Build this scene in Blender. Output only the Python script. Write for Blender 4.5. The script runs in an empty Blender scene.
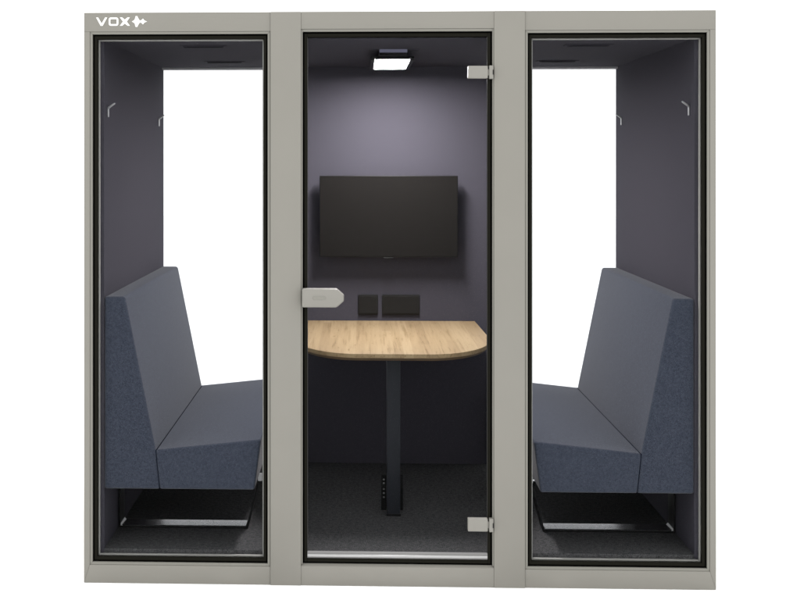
import bpy, bmesh, math
from mathutils import Vector, Matrix

scene = bpy.context.scene
COL = scene.collection
S2L = lambda c: tuple(((v/255.0+0.055)/1.055)**2.4 if v/255.0 > 0.04045 else v/255.0/12.92 for v in c)

# ------------------------------------------------------------------ materials
def new_mat(name):
    m = bpy.data.materials.new(name); m.use_nodes = True
    nt = m.node_tree
    return m, nt, nt.nodes['Principled BSDF']

def coords(nt, scale=(1, 1, 1)):
    tc = nt.nodes.new('ShaderNodeTexCoord'); mp = nt.nodes.new('ShaderNodeMapping')
    mp.inputs['Scale'].default_value = scale
    nt.links.new(tc.outputs['Object'], mp.inputs['Vector'])
    return mp.outputs['Vector']

def noise(nt, vec, scale, detail=4, rough=0.6):
    n = nt.nodes.new('ShaderNodeTexNoise')
    n.inputs['Scale'].default_value = scale; n.inputs['Detail'].default_value = detail
    n.inputs['Roughness'].default_value = rough
    nt.links.new(vec, n.inputs['Vector'])
    return n.outputs['Fac']

def ramp(nt, fac, stops):
    r = nt.nodes.new('ShaderNodeValToRGB')
    el = r.color_ramp.elements
    while len(el) < len(stops): el.new(0.5)
    for e, (p, c) in zip(el, stops):
        e.position = p; e.color = (*c, 1)
    nt.links.new(fac, r.inputs['Fac'])
    return r.outputs['Color']

def bump(nt, bsdf, fac, strength, dist):
    b = nt.nodes.new('ShaderNodeBump')
    b.inputs['Strength'].default_value = strength; b.inputs['Distance'].default_value = dist
    nt.links.new(fac, b.inputs['Height']); nt.links.new(b.outputs['Normal'], bsdf.inputs['Normal'])

def painted(name, col, rough=0.55, spec=0.3, var=0.03):
    m, nt, b = new_mat(name)
    v = coords(nt)
    f = noise(nt, v, 3.0, 3)
    c = ramp(nt, f, [(0.3, tuple(x*(1-var) for x in col)), (0.7, tuple(x*(1+var) for x in col))])
    nt.links.new(c, b.inputs['Base Color'])
    b.inputs['Roughness'].default_value = rough
    b.inputs['Specular IOR Level'].default_value = spec
    bump(nt, b, noise(nt, v, 900, 2), 0.05, 0.0004)
    return m

def metal(name, col, rough=0.25):
    m, nt, b = new_mat(name)
    b.inputs['Metallic'].default_value = 1
    v = coords(nt, (1, 1, 1))
    c = ramp(nt, noise(nt, v, 60, 3), [(0.35, tuple(x*0.95 for x in col)), (0.65, col)])
    nt.links.new(c, b.inputs['Base Color'])
    b.inputs['Roughness'].default_value = rough
    return m

def felt(name, lo, hi, scale=420, sheen=0.0, b_s=0.35, spec=0.05, p=(0.36, 0.66)):
    m, nt, b = new_mat(name)
    v = coords(nt)
    f1 = noise(nt, v, scale, 3, 0.7); f2 = noise(nt, v, scale*0.22, 3, 0.6)
    mx = nt.nodes.new('ShaderNodeMix'); mx.data_type = 'FLOAT'; mx.inputs['Factor'].default_value = 0.22
    nt.links.new(f1, mx.inputs['A']); nt.links.new(f2, mx.inputs['B'])
    c = ramp(nt, mx.outputs['Result'], [(p[0], lo), (p[1], hi)])
    nt.links.new(c, b.inputs['Base Color'])
    b.inputs['Roughness'].default_value = 0.95
    b.inputs['Specular IOR Level'].default_value = spec
    b.inputs['Sheen Weight'].default_value = sheen
    b.inputs['Sheen Roughness'].default_value = 0.5
    b.inputs['Sheen Tint'].default_value = (1, 0.97, 0.93, 1)
    bump(nt, b, mx.outputs['Result'], b_s, 0.0012)
    return m

def glass_mat(name, tint, refl):
    m, nt, b = new_mat(name); nt.nodes.remove(b)
    out = nt.nodes['Material Output']
    t = nt.nodes.new('ShaderNodeBsdfTransparent'); t.inputs['Color'].default_value = (*tint, 1)
    g = nt.nodes.new('ShaderNodeBsdfGlossy'); g.inputs['Roughness'].default_value = 0.0
    lw = nt.nodes.new('ShaderNodeLayerWeight'); lw.inputs['Blend'].default_value = 0.2
    pw = nt.nodes.new('ShaderNodeMath'); pw.operation = 'POWER'; pw.inputs[1].default_value = 3
    ml = nt.nodes.new('ShaderNodeMath'); ml.operation = 'MULTIPLY_ADD'
    ml.inputs[1].default_value = 0.04; ml.inputs[2].default_value = refl
    mx = nt.nodes.new('ShaderNodeMixShader')
    nt.links.new(lw.outputs['Facing'], pw.inputs[0]); nt.links.new(pw.outputs[0], ml.inputs[0])
    nt.links.new(ml.outputs[0], mx.inputs[0])
    nt.links.new(t.outputs[0], mx.inputs[1]); nt.links.new(g.outputs[0], mx.inputs[2])
    nt.links.new(mx.outputs[0], out.inputs['Surface'])
    return m

def wood_mat(name):
    m, nt, b = new_mat(name)
    tc = nt.nodes.new('ShaderNodeTexCoord')
    sep = nt.nodes.new('ShaderNodeSeparateXYZ'); nt.links.new(tc.outputs['Object'], sep.inputs[0])
    # staves about 60 mm wide running front to back, each with its own tone
    dv = nt.nodes.new('ShaderNodeMath'); dv.operation = 'DIVIDE'; dv.inputs[1].default_value = 0.041
    nt.links.new(sep.outputs['X'], dv.inputs[0])
    fl = nt.nodes.new('ShaderNodeMath'); fl.operation = 'FLOOR'; nt.links.new(dv.outputs[0], fl.inputs[0])
    ad = nt.nodes.new('ShaderNodeMath'); ad.operation = 'MULTIPLY'; ad.inputs[1].default_value = 7.31
    nt.links.new(fl.outputs[0], ad.inputs[0])
    yd = nt.nodes.new('ShaderNodeMath'); yd.operation = 'MULTIPLY_ADD'; yd.inputs[1].default_value = 0.62
    nt.links.new(sep.outputs['Y'], yd.inputs[0]); nt.links.new(ad.outputs[0], yd.inputs[2])
    ys = nt.nodes.new('ShaderNodeMath'); ys.operation = 'FLOOR'; nt.links.new(yd.outputs[0], ys.inputs[0])
    cb = nt.nodes.new('ShaderNodeCombineXYZ')
    nt.links.new(fl.outputs[0], cb.inputs['X']); nt.links.new(ys.outputs[0], cb.inputs['Y'])
    wn = nt.nodes.new('ShaderNodeTexWhiteNoise'); nt.links.new(cb.outputs[0], wn.inputs['Vector'])
    tone = ramp(nt, wn.outputs['Value'], [(0.0, (0.207, 0.148, 0.083)), (0.5, (0.236, 0.172, 0.097)), (1.0, (0.265, 0.198, 0.115))])
    # grain stretched along the staves
    off = nt.nodes.new('ShaderNodeVectorMath'); off.operation = 'MULTIPLY_ADD'
    off.inputs[1].default_value = (1, 1, 1)
    cb2 = nt.nodes.new('ShaderNodeCombineXYZ'); nt.links.new(ad.outputs[0], cb2.inputs['Y'])
    nt.links.new(tc.outputs['Object'], off.inputs[0]); nt.links.new(cb2.outputs[0], off.inputs[2])
    mp = nt.nodes.new('ShaderNodeMapping'); mp.inputs['Scale'].default_value = (44, 1.7, 44)
    nt.links.new(off.outputs[0], mp.inputs['Vector'])
    n = nt.nodes.new('ShaderNodeTexNoise'); n.inputs['Scale'].default_value = 1.6
    n.inputs['Detail'].default_value = 6; n.inputs['Roughness'].default_value = 0.65; n.inputs['Distortion'].default_value = 0.45
    nt.links.new(mp.outputs[0], n.inputs['Vector'])
    grain = ramp(nt, n.outputs['Fac'], [(0.32, (0.68, 0.63, 0.56)), (0.46, (0.95, 0.94, 0.92)), (0.68, (1.06, 1.06, 1.05))])
    mp2 = nt.nodes.new('ShaderNodeMapping'); mp2.inputs['Scale'].default_value = (70, 16, 70)
    nt.links.new(off.outputs[0], mp2.inputs['Vector'])
    kn = nt.nodes.new('ShaderNodeTexNoise'); kn.inputs['Scale'].default_value = 1.0; kn.inputs['Detail'].default_value = 2
    nt.links.new(mp2.outputs[0], kn.inputs['Vector'])
    flecks = ramp(nt, kn.outputs['Fac'], [(0.66, (1, 1, 1)), (0.75, (0.66, 0.58, 0.48))])
    m1 = nt.nodes.new('ShaderNodeMix'); m1.data_type = 'RGBA'; m1.blend_type = 'MULTIPLY'; m1.inputs['Factor'].default_value = 1
    nt.links.new(tone, m1.inputs['A']); nt.links.new(grain, m1.inputs['B'])
    m2 = nt.nodes.new('ShaderNodeMix'); m2.data_type = 'RGBA'; m2.blend_type = 'MULTIPLY'; m2.inputs['Factor'].default_value = 1
    nt.links.new(m1.outputs['Result'], m2.inputs['A']); nt.links.new(flecks, m2.inputs['B'])
    nt.links.new(m2.outputs['Result'], b.inputs['Base Color'])
    b.inputs['Roughness'].default_value = 0.6
    b.inputs['Specular IOR Level'].default_value = 0.15
    bump(nt, b, n.outputs['Fac'], 0.08, 0.0006)
    return m

def emit_mat(name, col, strength):
    m, nt, b = new_mat(name)
    b.inputs['Base Color'].default_value = (0.8, 0.8, 0.8, 1)
    b.inputs['Emission Color'].default_value = (*col, 1)
    b.inputs['Emission Strength'].default_value = strength
    return m

WORLD = 2.2
LAMP = 238
M = {}
M['frame'] = painted('warm_grey_powder_coat', (0.175, 0.169, 0.149), 0.6, 0.2, 0.02)
M['lip'] = painted('warm_grey_lip_coat', (0.168, 0.164, 0.144), 0.6, 0.2, 0.02)
M['hardware'] = painted('grey_hardware_coat', (0.180, 0.174, 0.155), 0.45, 0.25, 0.02)
M['gasket'] = painted('black_rubber_gasket', (0.0092, 0.0089, 0.0070), 0.8, 0.0)
M['bracket'] = painted('pale_steel_glint', (0.42, 0.42, 0.42), 0.4, 0.3)  # pale colour stands in for reflections on the leg steel
M['gap'] = painted('black_gap_shade', (0.0012, 0.0012, 0.0010), 0.9, 0.0)  # near-black puts the shade of the recess into the colour
M['bead'] = painted('pale_glazing_bead', (0.26, 0.255, 0.235), 0.5, 0.2)
M['felt'] = felt('aubergine_grey_felt', (0.0390, 0.0372, 0.0445), (0.0585, 0.0555, 0.0660), 500, 0.0, 0.15, 0.03)
M['bench'] = felt('heathered_blue_grey_fabric', (0.0115, 0.0145, 0.0235), (0.060, 0.068, 0.089), 460, 0.165, 0.15, 0.0, (0.33, 0.68))
M['seam_shade'] = painted('dark_groove_shade', (0.009, 0.011, 0.018), 0.95, 0.0)  # painted shade of the cushion groove
M['carpet'] = felt('charcoal_carpet', (0.0175, 0.0175, 0.0180), (0.170, 0.168, 0.168), 300, 0.0, 0.5, 0.0, (0.40, 0.78))
M['wood'] = wood_mat('oak_staves')
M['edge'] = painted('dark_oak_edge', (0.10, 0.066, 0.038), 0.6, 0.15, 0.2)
M['post'] = painted('anthracite_powder_coat', (0.017, 0.0185, 0.022), 0.5, 0.12)
M['black'] = painted('matt_black_steel', (0.006, 0.006, 0.006), 0.5, 0.15)
M['screen'] = painted('dark_display_glass', (0.0088, 0.0080, 0.0072), 0.4, 0.05, 0.0)
M['tvcase'] = painted('black_plastic', (0.010, 0.010, 0.010), 0.5, 0.2)
M['socket'] = painted('dark_brown_grey_plate', (0.010, 0.0095, 0.0085), 0.5, 0.15)
M['slot'] = painted('dark_vent_slot', (0.016, 0.0155, 0.018), 0.8, 0.05)
M['deflector'] = painted('slate_blue_deflector', (0.19, 0.19, 0.26), 0.6, 0.1)
M['chrome'] = metal('brushed_steel', (0.34, 0.34, 0.335), 0.3)
M['rail'] = painted('rail_shade_grey', (0.135, 0.133, 0.13), 0.45, 0.2)  # grey stands in for the shaded top and bottom of the rail
M['polish'] = metal('polished_dark_chrome', (0.34, 0.34, 0.35), 0.24)
M['hook'] = metal('satin_aluminium', (0.30, 0.30, 0.30), 0.4)
M['white'] = painted('white_print', (0.62, 0.62, 0.60), 0.6, 0.1, 0.0)
M['rear'] = painted('grey_rear_window_frame', (0.34, 0.335, 0.345), 0.6, 0.1)
M['glass'] = glass_mat('clear_coated_glass', (0.90, 0.905, 0.91), 0.0002)
M['lamp'] = emit_mat('lit_diffuser', (1.0, 0.965, 0.985), LAMP)
M['floor'] = painted('white_studio_floor', (0.92, 0.92, 0.92), 0.9, 0.0, 0.0)

# ------------------------------------------------------------------ mesh helpers
def add_box(bm, x0, x1, y0, y1, z0, z1, bevel=0.0, seg=1):
    vs = [bm.verts.new(p) for p in ((x0,y0,z0),(x1,y0,z0),(x1,y1,z0),(x0,y1,z0),(x0,y0,z1),(x1,y0,z1),(x1,y1,z1),(x0,y1,z1))]
    fs = [bm.faces.new([vs[i] for i in f]) for f in ((0,3,2,1),(4,5,6,7),(0,1,5,4),(1,2,6,5),(2,3,7,6),(3,0,4,7))]
    if bevel:
        es = list({e for f in fs for e in f.edges})
        bmesh.ops.bevel(bm, geom=es, offset=bevel, segments=seg, affect='EDGES', profile=0.5)

def add_prism(bm, pts, a0, a1, axis='y', bevel=0.0, seg=1, only=None):
    """extrude a 2-D outline; axis y: pts are (x,z); axis z: pts are (x,y); axis x: pts are (y,z)"""
    def P(u, v, a):
        return (u, a, v) if axis == 'y' else ((u, v, a) if axis == 'z' else (a, u, v))
    lo = [bm.verts.new(P(u, v, a0)) for u, v in pts]; hi = [bm.verts.new(P(u, v, a1)) for u, v in pts]
    n = len(pts); fs = [bm.faces.new(lo), bm.faces.new(hi[::-1])]
    for i in range(n):
        fs.append(bm.faces.new((lo[i], hi[i], hi[(i+1) % n], lo[(i+1) % n])))
    bmesh.ops.recalc_face_normals(bm, faces=fs)
    if bevel:
        es = list({e for f in fs[:2] for e in f.edges}) if only == 'caps' else list({e for f in fs for e in f.edges})
        bmesh.ops.bevel(bm, geom=es, offset=bevel, segments=seg, affect='EDGES', profile=0.5)

def add_ring(bm, x0, x1, z0, z1, w, y0, y1, bevel=0.0):
    """rectangular mitred ring of width w inside the rectangle"""
    o = [(x0,z0),(x1,z0),(x1,z1),(x0,z1)]; i = [(x0+w,z0+w),(x1-w,z0+w),(x1-w,z1-w),(x0+w,z1-w)]
    for k in range(4):
        j = (k+1) % 4
        add_prism(bm, [o[k], o[j], i[j], i[k]], y0, y1, 'y', bevel)

def add_strip(bm, path, half, thick, axis_a0, axis_a1):
    """flat bar: path in (x,z) swept over y from a0 to a1 with thickness"""
    n = len(path); L = []; R = []
    for k, (x, z) in enumerate(path):
        d = Vector((0, 0))
        if k > 0: d += (Vector(path[k]) - Vector(path[k-1])).normalized()
        if k < n-1: d += (Vector(path[k+1]) - Vector(path[k])).normalized()
        d.normalize(); nn = Vector((-d.y, d.x))
        c = 1.0
        if 0 < k < n-1:
            e = (Vector(path[k]) - Vector(path[k-1])).normalized()
            c = max(0.4, abs(d.dot(e)))
        L.append(Vector((x, z)) + nn*thick/2/c); R.append(Vector((x, z)) - nn*thick/2/c)
    add_prism(bm, [tuple(p) for p in L] + [tuple(p) for p in R[::-1]], axis_a0, axis_a1, 'y', 0.0012)

def rounded(x0, x1, z0, z1, r, n=6):
    pts = []
    for cx, cz, a0 in ((x1-r, z1-r, 0), (x0+r, z1-r, 90), (x0+r, z0+r, 180), (x1-r, z0+r, 270)):
        for k in range(n+1):
            a = math.radians(a0 + 90*k/n); pts.append((cx + r*math.cos(a), cz + r*math.sin(a)))
    return pts

def fillet(pts, radii, n=6):
    """round the corners of a polygon; radii per corner (0 keeps it sharp)"""
    out = []; m = len(pts)
    for i in range(m):
        p = Vector(pts[i]); a = Vector(pts[i-1]); b = Vector(pts[(i+1) % m]); r = radii[i]
        if r <= 0: out.append(tuple(p)); continue
        u = (a-p).normalized(); v = (b-p).normalized()
        ang = math.acos(max(-1, min(1, u.dot(v)))); t = r/math.tan(ang/2)
        s = p+u*t; e = p+v*t; c = p + (u+v).normalized()*(r/math.sin(ang/2))
        a0 = math.atan2(s.y-c.y, s.x-c.x); a1 = math.atan2(e.y-c.y, e.x-c.x)
        d = (a1-a0+math.pi) % (2*math.pi) - math.pi
        for k in range(n+1):
            t_ = a0 + d*k/n; out.append((c.x + r*math.cos(t_), c.y + r*math.sin(t_)))
    return out

def obj(name, bm, mat, parent=None, smooth=True, root=None):
    """link the bmesh (world coordinates) as one mesh object under its parent"""
    me = bpy.data.meshes.new(name)
    base = Vector((0, 0, 0)); p = parent
    while p is not None: base += p.location; p = p.parent
    bmesh.ops.translate(bm, verts=bm.verts, vec=-base)
    bm.normal_update(); bm.to_mesh(me); bm.free()
    for m_ in (mat if isinstance(mat, (list, tuple)) else [mat]): me.materials.append(m_)
    o = bpy.data.objects.new(name, me); COL.objects.link(o)
    if parent is not None: o.parent = parent
    if smooth:
        for f in me.polygons: f.use_smooth = True
        try: me.set_sharp_from_angle(angle=math.radians(32))
        except Exception: pass
    return o

def tag(o, label, cat, group=None):
    o['label'] = label; o['category'] = cat
    if group: o['group'] = group
    return o

def thing(name, label, cat, loc, group=None):
    o = bpy.data.objects.new(name, None); COL.objects.link(o); o.location = loc
    o.empty_display_size = 0.05
    return tag(o, label, cat, group)

B = bmesh.new
def box(*a, **k):
    bm = B(); add_box(bm, *a, **k); return bm

# ------------------------------------------------------------------ the setting
fl = obj('floor', box(-30, 30, -30, 30, -0.1, 0.0), M['floor']); fl['kind'] = 'structure'

# ------------------------------------------------------------------ the booth shell
HW, HT = 1.235, 2.25            # half width, height
XI = 1.165                      # inner face of the side walls
YB, YE = 1.345, 1.405           # inner and outer face of the back
ZF, ZC = 0.120, 2.147           # floor and ceiling inside
PI0, PO0 = 0.377, 0.497         # pillars
OX0, OX1, OZ0, OZ1 = 0.508, 1.2015, 0.0815, 2.1645   # window opening

booth = thing('meeting_booth', 'large warm grey framed glass meeting booth holding two benches, a table and a screen', 'booth', (0, 0.7, 0.0))

def side_frame(s, y0, y1, yl0, yl1):
    """post and two beams round one window; s = -1 or 1"""
    bm = B()
    xs = lambda *v: [s*x for x in v]
    lw = 0.010
    def pz(pts): add_prism(bm, [(s*x, z) for x, z in pts], y0, y1, 'y', 0.0016, 2)
    xo = OX1+lw; xi = PO0
    pz([(xi, OZ1+lw), (HW, OZ1+lw), (HW, HT), (xi, HT)])
    pz([(xi, 0.0), (HW, 0.0), (xo, OZ0-lw), (xi, OZ0-lw)])
    pz([(HW, 0.0), (HW, OZ1+lw), (xo, OZ1+lw), (xo, OZ0-lw)])
    o = obj('side_frame', bm, M['frame'], booth)
    bm = B(); a, b = sorted((s*(OX0-lw+0.0005), s*xo))
    add_ring(bm, a, b, OZ0-lw, OZ1+lw, lw, yl0, yl1, 0.001)
    obj('frame_lip', bm, M['lip'], o)
    return o

def window(s, yg, y_out):
    """glazed pane with black gasket and a pale bead; y_out is the side the gasket shows on"""
    a, b = sorted((s*OX0, s*OX1)); d = 1 if y_out < yg else -1
    g0, g1 = sorted((yg-0.012*d, yg+0.022*d))
    w = obj('window', box(a+0.004, b-0.004, yg-0.004, yg+0.004, OZ0+0.004, OZ1-0.004), M['glass'], booth)
    bm = B()
    # gasket: wide at the wall side, top and bottom; slimmer by the pillar
    zi0, zi1 = OZ0+0.0195, OZ1-0.0195
    wi = 0.017; wo = 0.0185
    xs0, xs1 = s*(OX0+wi), s*(OX1-wo)
    gw = 0.0065
    o = [(s*(OX0+gw), OZ0+gw), (s*(OX1-gw), OZ0+gw), (s*(OX1-gw), OZ1-gw), (s*(OX0+gw), OZ1-gw)]
    i = [(xs0, zi0), (xs1, zi0), (xs1, zi1), (xs0, zi1)]
    for k in range(4):
        j = (k+1) % 4
        add_prism(bm, [o[k], o[j], i[j], i[k]], g0, yg-0.0045 if d > 0 else g1, 'y', 0.001)
    obj('gasket', bm, M['gasket'], w)
    bm = B(); add_ring(bm, a, b, OZ0, OZ1, gw-0.0002, 0.012, yg-0.0045)
    obj('shadow_gap', bm, M['gap'], w)  # black ring painted as the shade of the gap beside the gasket
    bm = B(); A0, A1 = sorted((xs0, xs1))
    add_ring(bm, A0, A1, zi0, zi1, 0.0055, yg+0.0045, yg+0.016, 0.0008)
    obj('glazing_bead', bm, M['bead'], w)
    return w

for s in (-1, 1):
    side_frame(s, 0.0, 0.055, 0.0035, 0.055)
    window(s, 0.022, 0.0)

for s in (-1, 1):                                       # full-height pillars, a touch proud of the panels
    a, b = sorted((s*PI0, s*PO0))
    obj('pillar', box(a, b, -0.004, 0.055, -0.0015+0.0015, HT, bevel=0.0016, seg=2), M['frame'], booth)
bm = B(); add_prism(bm, [(-0.002, 2.182), (0.055, 2.182), (0.055, HT), (-0.002, HT)], -PI0, PI0, 'x', 0.0016, 2)
hd = obj('header', bm, M['frame'], booth)
bm = B(); add_prism(bm, [(-0.002, 0.0), (0.055, 0.0), (0.055, 0.0825), (0.012, 0.0825), (-0.002, 0.0750)], -PI0, PI0, 'x', 0.0014, 2)
obj('threshold', bm, M['frame'], booth)
# jamb round the door, stepping in from pillars and header
bm = B()
add_box(bm, -PI0, -0.371, 0.002, 0.055, 0.0828, 2.182, 0.001)
add_box(bm, 0.371, PI0, 0.002, 0.055, 0.0828, 2.182, 0.001)
add_box(bm, -0.371, 0.371, 0.002, 0.055, 2.172, 2.182, 0.001)
obj('door_jamb', bm, M['lip'], booth)

# side walls with felt lining
for s in (-1, 1):
    a, b = sorted((s*(XI+0.02), s*HW))
    w = obj('side_wall', box(a, b, 0.0555, YE, 0.0, HT, bevel=0.0015), M['frame'], booth)
    a, b = sorted((s*XI, s*(XI+0.0195)))
    obj('felt_lining', box(a, b, 0.047, YB+0.05, ZF-0.02, ZC+0.02), M['felt'], w)
rf = obj('roof', box(-(XI+0.0195), XI+0.0195, 0.0555, YE, ZC+0.021, HT-0.001, bevel=0.0015), M['frame'], booth)
obj('ceiling_panel', box(-XI+0.0005, XI-0.0005, 0.047, YE-0.004, ZC, ZC+0.0205), M['felt'], rf)
bs = obj('base', box(-(XI+0.0195), XI+0.0195, 0.0555, YE, 0.001, ZF-0.0205), M['frame'], booth)
obj('carpet', box(-XI+0.0005, XI-0.0005, 0.047, YB, ZF-0.0200, ZF), M['carpet'], bs)
bw = obj('back_wall', box(-PO0-0.01, PO0+0.01, YB+0.021, YE, ZF-0.02, ZC+0.02), M['frame'], booth)
obj('felt_lining', box(-PO0-0.01, PO0+0.01, YB, YB+0.0205, ZF-0.0195, ZC+0.0195), M['felt'], bw)

# rear windows: slim aluminium frame, clear pane
for s in (-1, 1):
    a, b = sorted((s*(PO0+0.0105), s*(XI-0.0005)))
    rw = obj('rear_window', box(a+0.004, b-0.0035, YB+0.028, YB+0.036, ZF+0.006, ZC-0.01), M['glass'], booth)
    bm = B(); add_box(bm, a, b, YB+0.0005, YB+0.05, ZC-0.011, ZC-0.0003, 0.001)
    obj('window_frame', bm, M['rear'], rw)
    obj('window_sill', box(a, b, YB+0.0005, YB+0.05, ZF-0.018, ZF+0.022, bevel=0.001), M['rear'], rw)

# glass door
DX = 0.371
door = obj('door', box(-0.3535, 0.3535, 0.012, 0.022, 0.106, 2.152), M['glass'], booth)
bm = B()
for (p, q) in (((-DX, 0.0832), (-0.353, 2.1715)), ((0.353, 0.0832), (DX, 2.1715))):
    e = 0.0065; l, r = (p[0]+e, q[0]-0.0003) if p[0] < 0 else (p[0]+0.0003, q[0]-e)
    add_box(bm, l, r, 0.008, 0.045, p[1]+e, q[1]-e, 0.0012)
add_box(bm, -0.353, 0.353, 0.008, 0.045, 2.1515, 2.1650, 0.0012)
add_box(bm, -0.353, 0.353, 0.008, 0.045, 0.0897, 0.1045, 0.0012)
obj('gasket', bm, M['gasket'], door)
bm = B(); add_ring(bm, -0.3708, 0.3708, 0.0830, 2.1717, 0.0063, 0.014, 0.044)
obj('shadow_gap', bm, M['gap'], door)  # same painted gap shade round the door
bm = B()
for x in (-0.3525, 0.3505): add_box(bm, x, x+0.002, 0.0085, 0.0115, 0.134, 2.150)
obj('edge_trim', bm, painted('dull_edge_trim', (0.028, 0.027, 0.026), 0.5, 0.1), door)
bm = B()     # rounded bottom rail
prof = [(0.010 + 0.0115*(1-math.sin(math.radians(a)))*1.0, 0.1275 - 0.012*math.cos(math.radians(a))) for a in range(0, 181, 15)]
prof = [(0.0105 - 0.010*math.sin(math.radians(a)), 0.1185 - 0.0135*math.cos(math.radians(a))) for a in range(0, 181, 12)]
add_prism(bm, prof + [(0.0118, 0.132), (0.0118, 0.105)], -0.352, 0.352, 'x')
br_ = obj('bottom_rail', bm, M['rail'], door)
obj('rail_highlight', box(-0.3515, 0.3515, -0.0012, 0.004, 0.1130, 0.1230, bevel=0.0015, seg=2), M['chrome'], door)  # bright band added as the highlight along the rounded rail
# pull handle
pts = fillet([(-0.3715, 1.094), (-0.237, 1.094), (-0.2085, 1.119), (-0.2085, 1.141), (-0.237, 1.166), (-0.3715, 1.166)],
             [0.006, 0.014, 0.008, 0.008, 0.014, 0.006], 4)
bm = B(); add_prism(bm, pts, -0.036, 0.0118, 'y', 0.006, 3, only='caps')
h = obj('handle', bm, M['hardware'], door)
bm = B(); add_prism(bm, rounded(-0.330, -0.278, 1.124, 1.139, 0.0072), -0.0375, -0.0355, 'y', 0.0008)
obj('finger_groove', bm, M['lip'], door)
# hinges: plate on the glass and a notched knuckle on the jamb
for zc in (2.012, 0.247):
    bm = B()
    add_prism(bm, rounded(0.2745, 0.352, zc-0.0255, zc+0.0235, 0.003, 3), -0.012, 0.0118, 'y', 0.0022, 2)
    add_box(bm, 0.3515, 0.3575, -0.006, 0.0075, zc-0.014, zc+0.010)
    add_prism(bm, rounded(0.3572, 0.3735, zc-0.0275, zc+0.0245, 0.002, 2), -0.012, 0.0075, 'y', 0.0015)
    obj('hinge', bm, M['hardware'], door)
    bm = B(); add_box(bm, 0.3705, 0.3742, -0.0128, -0.009, zc-0.011, zc+0.008)
    obj('hinge_pin', bm, M['black'], door)

# ceiling ventilation slots
def vent(x0, x1, y0, y1):
    bm = B(); add_box(bm, x0, x1, y0, y1, ZC-0.006, ZC-0.0003, 0.0015)
    add_box(bm, x0-0.014, x1+0.014, y0-0.012, y1+0.012, ZC-0.0025, ZC-0.0002, 0.001)
    v = obj('ceiling_vent', bm, M['felt'], booth)
    obj('slot', box(x0+0.004, x1-0.004, y0-0.0015, y1-0.004, ZC-0.0085, ZC-0.0062), M['slot'], v)
for s in (-1, 1):
    a, b = sorted((s*0.885, s*0.715)); vent(a, b, 0.27, 0.30); vent(a, b, 1.0, 1.03)
for a, b in ((-0.103, -0.0635), (0.0595, 0.108)):
    v = obj('ceiling_vent', box(a, b, 0.440, 0.478, ZC-0.004, ZC-0.0003, bevel=0.0015), M['felt'], booth)
    obj('slot', box(a+0.003, b-0.003, 0.443, 0.475, ZC-0.0058, ZC-0.0042), M['slot'], v)

# lettering and emblem on the beam
bm = B()
Y0, Y1 = -0.0014, 0.0004
zt, zb = 2.2315, 2.1965
zmid = (zt+zb)/2
def poly(pts): add_prism(bm, [(-1.1865+(x+1.1885)*0.916, zmid+(z-zmid)*0.95) for x, z in pts], Y0, Y1, 'y')
t = 0.0105
poly([(-1.1885, zt), (-1.1790, zt), (-1.1640, zb+0.0105), (-1.1490, zt), (-1.1395, zt), (-1.1595, zb), (-1.1685, zb)])
oo = rounded(-1.1335, -1.0915, zb, zt, 0.009, 4); ii = rounded(-1.1335+0.0075, -1.0915-0.0075, zb+0.0075, zt-0.0075, 0.003, 4)
for k in range(len(oo)):
    j = (k+1) % len(oo); poly([oo[k], oo[j], ii[j], ii[k]])
xa, xb, xm, zm = -1.0855, -1.0415, -1.0635, (zt+zb)/2
poly([(xa, zt), (xa+0.0105, zt), (xm, zm+0.0085), (xb-0.0105, zt), (xb, zt), (xm+0.0085, zm),
      (xb, zb), (xb-0.0105, zb), (xm, zm-0.0085), (xa+0.0105, zb), (xa, zb), (xm-0.0085, zm)])
obj('lettering', bm, M['white'], booth)
bm = B()
c = zm
poly([(-1.0335, c), (-1.0240, c+0.0055), (-1.0205, c+0.0100), (-1.0190, c+0.0165), (-1.0170, c+0.0225), (-1.0090, c+0.0225),
      (-1.0070, c+0.0165), (-1.0040, c+0.0120), (-1.0005, c+0.0060), (-0.9965, c+0.0045), (-0.9930, c+0.0055), (-0.9895, c+0.0080),
      (-0.9870, c+0.0115), (-0.9840, c+0.0115), (-0.9815, c+0.0075), (-0.9775, c+0.0040), (-0.9670, c),
      (-0.9775, c-0.0040), (-0.9815, c-0.0075), (-0.9840, c-0.0115), (-0.9870, c-0.0115), (-0.9895, c-0.0080), (-0.9930, c-0.0055),
      (-0.9965, c-0.0045), (-1.0005, c-0.0060), (-1.0040, c-0.0120), (-1.0070, c-0.0165), (-1.0090, c-0.0225), (-1.0170, c-0.0225),
      (-1.0190, c-0.0165), (-1.0205, c-0.0100), (-1.0240, c-0.0055)])
obj('emblem', bm, M['white'], booth)

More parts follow.
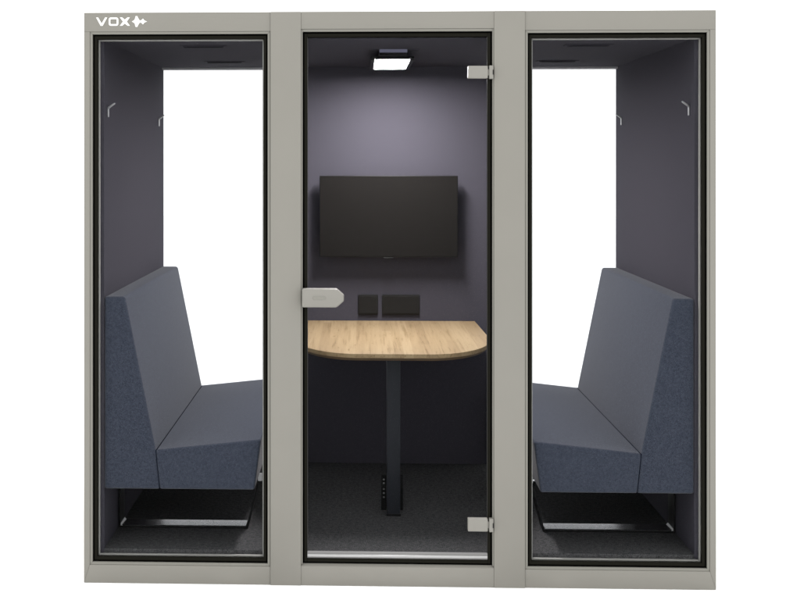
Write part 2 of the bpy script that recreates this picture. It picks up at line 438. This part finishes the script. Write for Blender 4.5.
# ------------------------------------------------------------------ benches
def bench(s, label):
    t = thing('bench', label, 'bench', (s*0.87, 0.68, ZF), 'upholstered benches facing each other')
    y0, y1 = 0.042, 1.340
    X = lambda pts: [(s*x, z) for x, z in pts]
    # backrest: wedge running down to the underside
    prof = [(1.1645, 1.125), (1.081, 1.125), (0.9580, 0.5150), (0.9418, 0.3585), (1.1645, 0.3585)]
    bm = B(); add_prism(bm, X(prof), y0, y1, 'y', 0.0115, 4)
    obj('backrest', bm, M['bench'], t)
    # seat cushion: sloping top, undercut front
    prof = [(0.9600, 0.5150), (0.5370, 0.5600), (0.5640, 0.3587), (0.9435, 0.3587)]
    bm = B(); add_prism(bm, X(prof), y0+0.0015, y1-0.0015, 'y', 0.010, 4)
    st = obj('seat', bm, M['bench'], t)
    # dark seam strip that paints the shade of the groove between the two cushions
    bm = B(); add_prism(bm, X([(0.9600, 0.5130), (0.9570, 0.5150), (0.9412, 0.3600), (0.9445, 0.3600)]), y0+0.0035, y0+0.030, 'y')
    add_prism(bm, X([(0.9610, 0.5105), (0.9545, 0.5175), (0.9525, 0.5150), (0.9580, 0.5085)]), y0+0.010, y1-0.010, 'y')
    obj('seam_shade', bm, M['seam_shade'], st)
    # sled legs of flat bar
    for ya in (0.30, 1.00):
        bm = B()
        path = [(1.130, 0.3540), (1.1585, 0.3505), (1.1585, ZF+0.005), (0.6190, ZF+0.005), (0.5690, 0.338), (0.590, 0.3540)]
        add_strip(bm, X(path), 0, 0.008, ya, ya+0.085)
        lg = obj('leg', bm, M['black'], t)
        a_, b_ = sorted((s*0.625, s*1.150))
        bm = B(); add_prism(bm, [(ya+0.002, ZF+0.0093), (ya+0.083, ZF+0.0093), (ya+0.083, ZF+0.0103), (ya+0.002, ZF+0.0130)], a_, b_, 'x', 0.0004)
        obj('steel_strip', bm, M['polish'], lg)
        bm = B(); a_, b_ = sorted((s*0.556, s*0.573)); add_box(bm, a_, b_, ya-0.008, ya-0.0015, 0.324, 0.3565, 0.0015)
        obj('bracket', bm, M['bracket'], lg)  # its gleam is put into the pale colour
        bm = B(); add_prism(bm, X([(1.1540, ZF+0.0095), (1.1455, ZF+0.0095), (1.1540, ZF+0.0180)]), ya+0.001, ya+0.084, 'y')
        obj('bend_highlight', bm, M['bracket'], lg)  # pale sliver painted as the highlight in the bend of the bar
    return t
bench(-1, 'blue grey upholstered bench in the compartment under the white lettering')
bench(1, 'blue grey upholstered bench on the door hinge side of the booth')

# ------------------------------------------------------------------ table
tb = thing('table', 'oak topped table with rounded front on a single dark post', 'table', (0.0, 0.49, ZF))
ol = [(0.438, 1.338)]
for k in range(0, 25):
    a = math.radians(90*k/24); ol.append((0.15 + 0.30*math.cos(a), 0.80 - 0.455*math.sin(a)))
ol += [(-x, y) for x, y in ol[::-1]]
bm = B(); add_prism(bm, ol, 0.832, 0.850, 'z', 0.0015, 2, only='caps')
tt = obj('table_top', bm, M['wood'], tb)
cx, cy = 0.0, 0.85
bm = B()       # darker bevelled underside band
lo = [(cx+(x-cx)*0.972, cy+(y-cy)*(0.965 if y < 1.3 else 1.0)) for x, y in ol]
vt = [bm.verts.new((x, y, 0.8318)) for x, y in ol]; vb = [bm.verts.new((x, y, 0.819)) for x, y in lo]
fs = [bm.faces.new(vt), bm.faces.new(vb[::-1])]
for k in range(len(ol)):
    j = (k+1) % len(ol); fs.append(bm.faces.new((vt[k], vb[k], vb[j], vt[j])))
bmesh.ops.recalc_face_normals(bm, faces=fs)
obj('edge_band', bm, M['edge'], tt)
bm = B(); add_box(bm, -0.029, 0.029, 0.49, 0.57, ZF+0.004, 0.8185, 0.003, 2)
lg = obj('leg', bm, M['post'], tb)
obj('foot', box(-0.031, 0.031, 0.487, 0.573, ZF, ZF+0.010, bevel=0.001), M['black'], lg)
br = obj('floor_bracket', box(-0.052, 0.044, 0.572, 0.578, ZF, 0.275, bevel=0.002), M['black'], tb)
for z in (0.256, 0.240, 0.214, 0.196, 0.178):
    bm = B(); bmesh.ops.create_cone(bm, cap_ends=True, segments=14, radius1=0.0042, radius2=0.003, depth=0.004,
                                    matrix=Matrix.Translation((-0.0405, 0.5702, z)) @ Matrix.Rotation(math.radians(90), 4, 'X'))
    obj('screw', bm, M['hook'], br)

# ------------------------------------------------------------------ television
TVY = YB-0.09
tv = thing('television', 'switched off flat screen mounted on the back wall above the table', 'television', (0.0, YB, 1.386))
bm = B(); add_box(bm, -0.3500, 0.3460, TVY, TVY+0.032, 1.181, 1.592, 0.003, 2)
add_box(bm, -0.24, 0.24, TVY+0.0325, TVY+0.055, 1.22, 1.50, 0.006, 2)
cs = obj('case', bm, M['tvcase'], tv)
obj('screen', box(-0.3475, 0.3435, TVY-0.0015, TVY+0.002, 1.186, 1.589, bevel=0.0006), M['screen'], tv)
obj('logo_tab', box(-0.026, 0.022, TVY-0.001, TVY+0.012, 1.1745, 1.1808, bevel=0.001), M['tvcase'], tv)
bm = B(); add_box(bm, -0.10, 0.10, TVY+0.0555, YB-0.0005, 1.28, 1.46, 0.002)
obj('wall_mount', bm, M['black'], tv)

# ------------------------------------------------------------------ wall plates
def plate(x0, x1, name, label, g):
    t = thing(name, label, 'socket plate', ((x0+x1)/2, YB, 0.932), 'blank wall plates')
    bm = B(); add_prism(bm, rounded(x0, x1, 0.880, 0.983, 0.006, 4), YB-0.010, YB-0.0003, 'y', 0.0025, 2, only='caps')
    obj('plate', bm, M['socket'], t)
    bm = B(); add_prism(bm, rounded(x0+0.008, x1-0.008, 0.888, 0.975, 0.004, 3), YB-0.0112, YB-0.0102, 'y', 0.0004)
    obj('insert', bm, M['socket'], t)
plate(-0.156, -0.054, 'wall_socket', 'small square dark wall plate under the screen', 1)
plate(-0.034, 0.158, 'wall_socket', 'wide rectangular dark wall plate beside the square one', 2)

# ------------------------------------------------------------------ ceiling light
cl = thing('ceiling_light', 'lit rectangular ceiling light with black side rims above the table', 'ceiling light', (-0.004, 0.728, ZC))
ZL = 2.105
bm = B()                                                # shallow black tray hung under a narrower body
add_box(bm, -0.098, -0.080, 0.500, 1.006, ZL, ZL+0.016, 0.0015)
add_box(bm, 0.072, 0.090, 0.500, 1.006, ZL, ZL+0.016, 0.0015)
add_box(bm, -0.0798, 0.0718, 0.492, 0.499, ZL+0.001, ZL+0.016, 0.001)
add_box(bm, -0.0798, 0.0718, 1.001, 1.008, ZL+0.001, ZL+0.016, 0.001)
add_box(bm, -0.0798, 0.0718, 0.4995, 1.0005, ZL+0.0085, ZL+0.0155)
add_box(bm, -0.062, 0.058, 0.437, 0.970, ZL+0.0162, ZC-0.0005, 0.002)
obj('housing', bm, M['black'], cl)
bm = B(); add_box(bm, -0.0790, 0.0710, 0.502, 0.998, ZL+0.0025, ZL+0.0080, 0.001)
obj('diffuser', bm, M['lamp'], cl)
bm = B(); add_box(bm, -0.0615, 0.0575, 0.4345, 0.4367, ZC-0.0150, ZC-0.0010)
obj('trim_bar', bm, M['deflector'], cl)

# ------------------------------------------------------------------ coat hooks
def make_hook():
    t = thing('coat_hook', '', 'coat hook', (0, 0, 0), 'coat hooks on the felt side walls')
    bm = B()
    add_box(bm, 0.0003, 0.005, -0.0075, 0.0075, -0.020, 0.014, 0.0012)
    obj('back_plate', bm, M['hook'], t)
    bm = B()
    add_prism(bm, [(0.0005, 0.0142), (0.0055, 0.0142), (0.0315, 0.034), (0.029, 0.038), (0.0005, 0.0195)], -0.0068, 0.0068, 'y', 0.001)
    obj('arm', bm, M['hook'], t)
    return t
hk = make_hook()
spots = [(-1, 0.105, 'coat hook nearest the glass front on the wall below the white lettering'),
         (-1, 1.245, 'coat hook beside the rear window on the wall below the white lettering'),
         (1, 0.112, 'coat hook nearest the glass front on the hinge side wall'),
         (1, 1.265, 'coat hook beside the rear window on the hinge side wall')]
kids = list(hk.children)
for i, (s, y, lab) in enumerate(spots):
    o = hk
    if i:
        o = hk.copy(); COL.objects.link(o)
        for ch in kids:
            c_ = ch.copy(); COL.objects.link(c_); c_.parent = o
    o.location = (s*XI, y, 1.862 if s < 0 else 1.866); o.rotation_euler = (0, 0, 0 if s < 0 else math.pi); o['label'] = lab

# ------------------------------------------------------------------ world, camera, render
w = bpy.data.worlds.new('World'); scene.world = w; w.use_nodes = True
bg = w.node_tree.nodes['Background']; bg.inputs['Color'].default_value = (1, 1, 1, 1); bg.inputs['Strength'].default_value = WORLD

cam = bpy.data.cameras.new('camera'); co = bpy.data.objects.new('camera', cam); COL.objects.link(co)
co.location = (-0.1443, -4.3794, 1.6596)
co.rotation_euler = (math.radians(90), 0, 0.0310)
cam.sensor_width = 36; cam.lens = 1117.68*36/800
cam.shift_x = (400-325.70)/800; cam.shift_y = -(300-162.24)/800
cam.clip_start = 0.05; cam.clip_end = 200
scene.camera = co

scene.view_settings.view_transform = 'Standard'; scene.view_settings.look = 'None'
scene.view_settings.exposure = 0; scene.view_settings.gamma = 1
scene.cycles.max_bounces = 12; scene.cycles.transparent_max_bounces = 24
scene.cycles.use_denoising = True
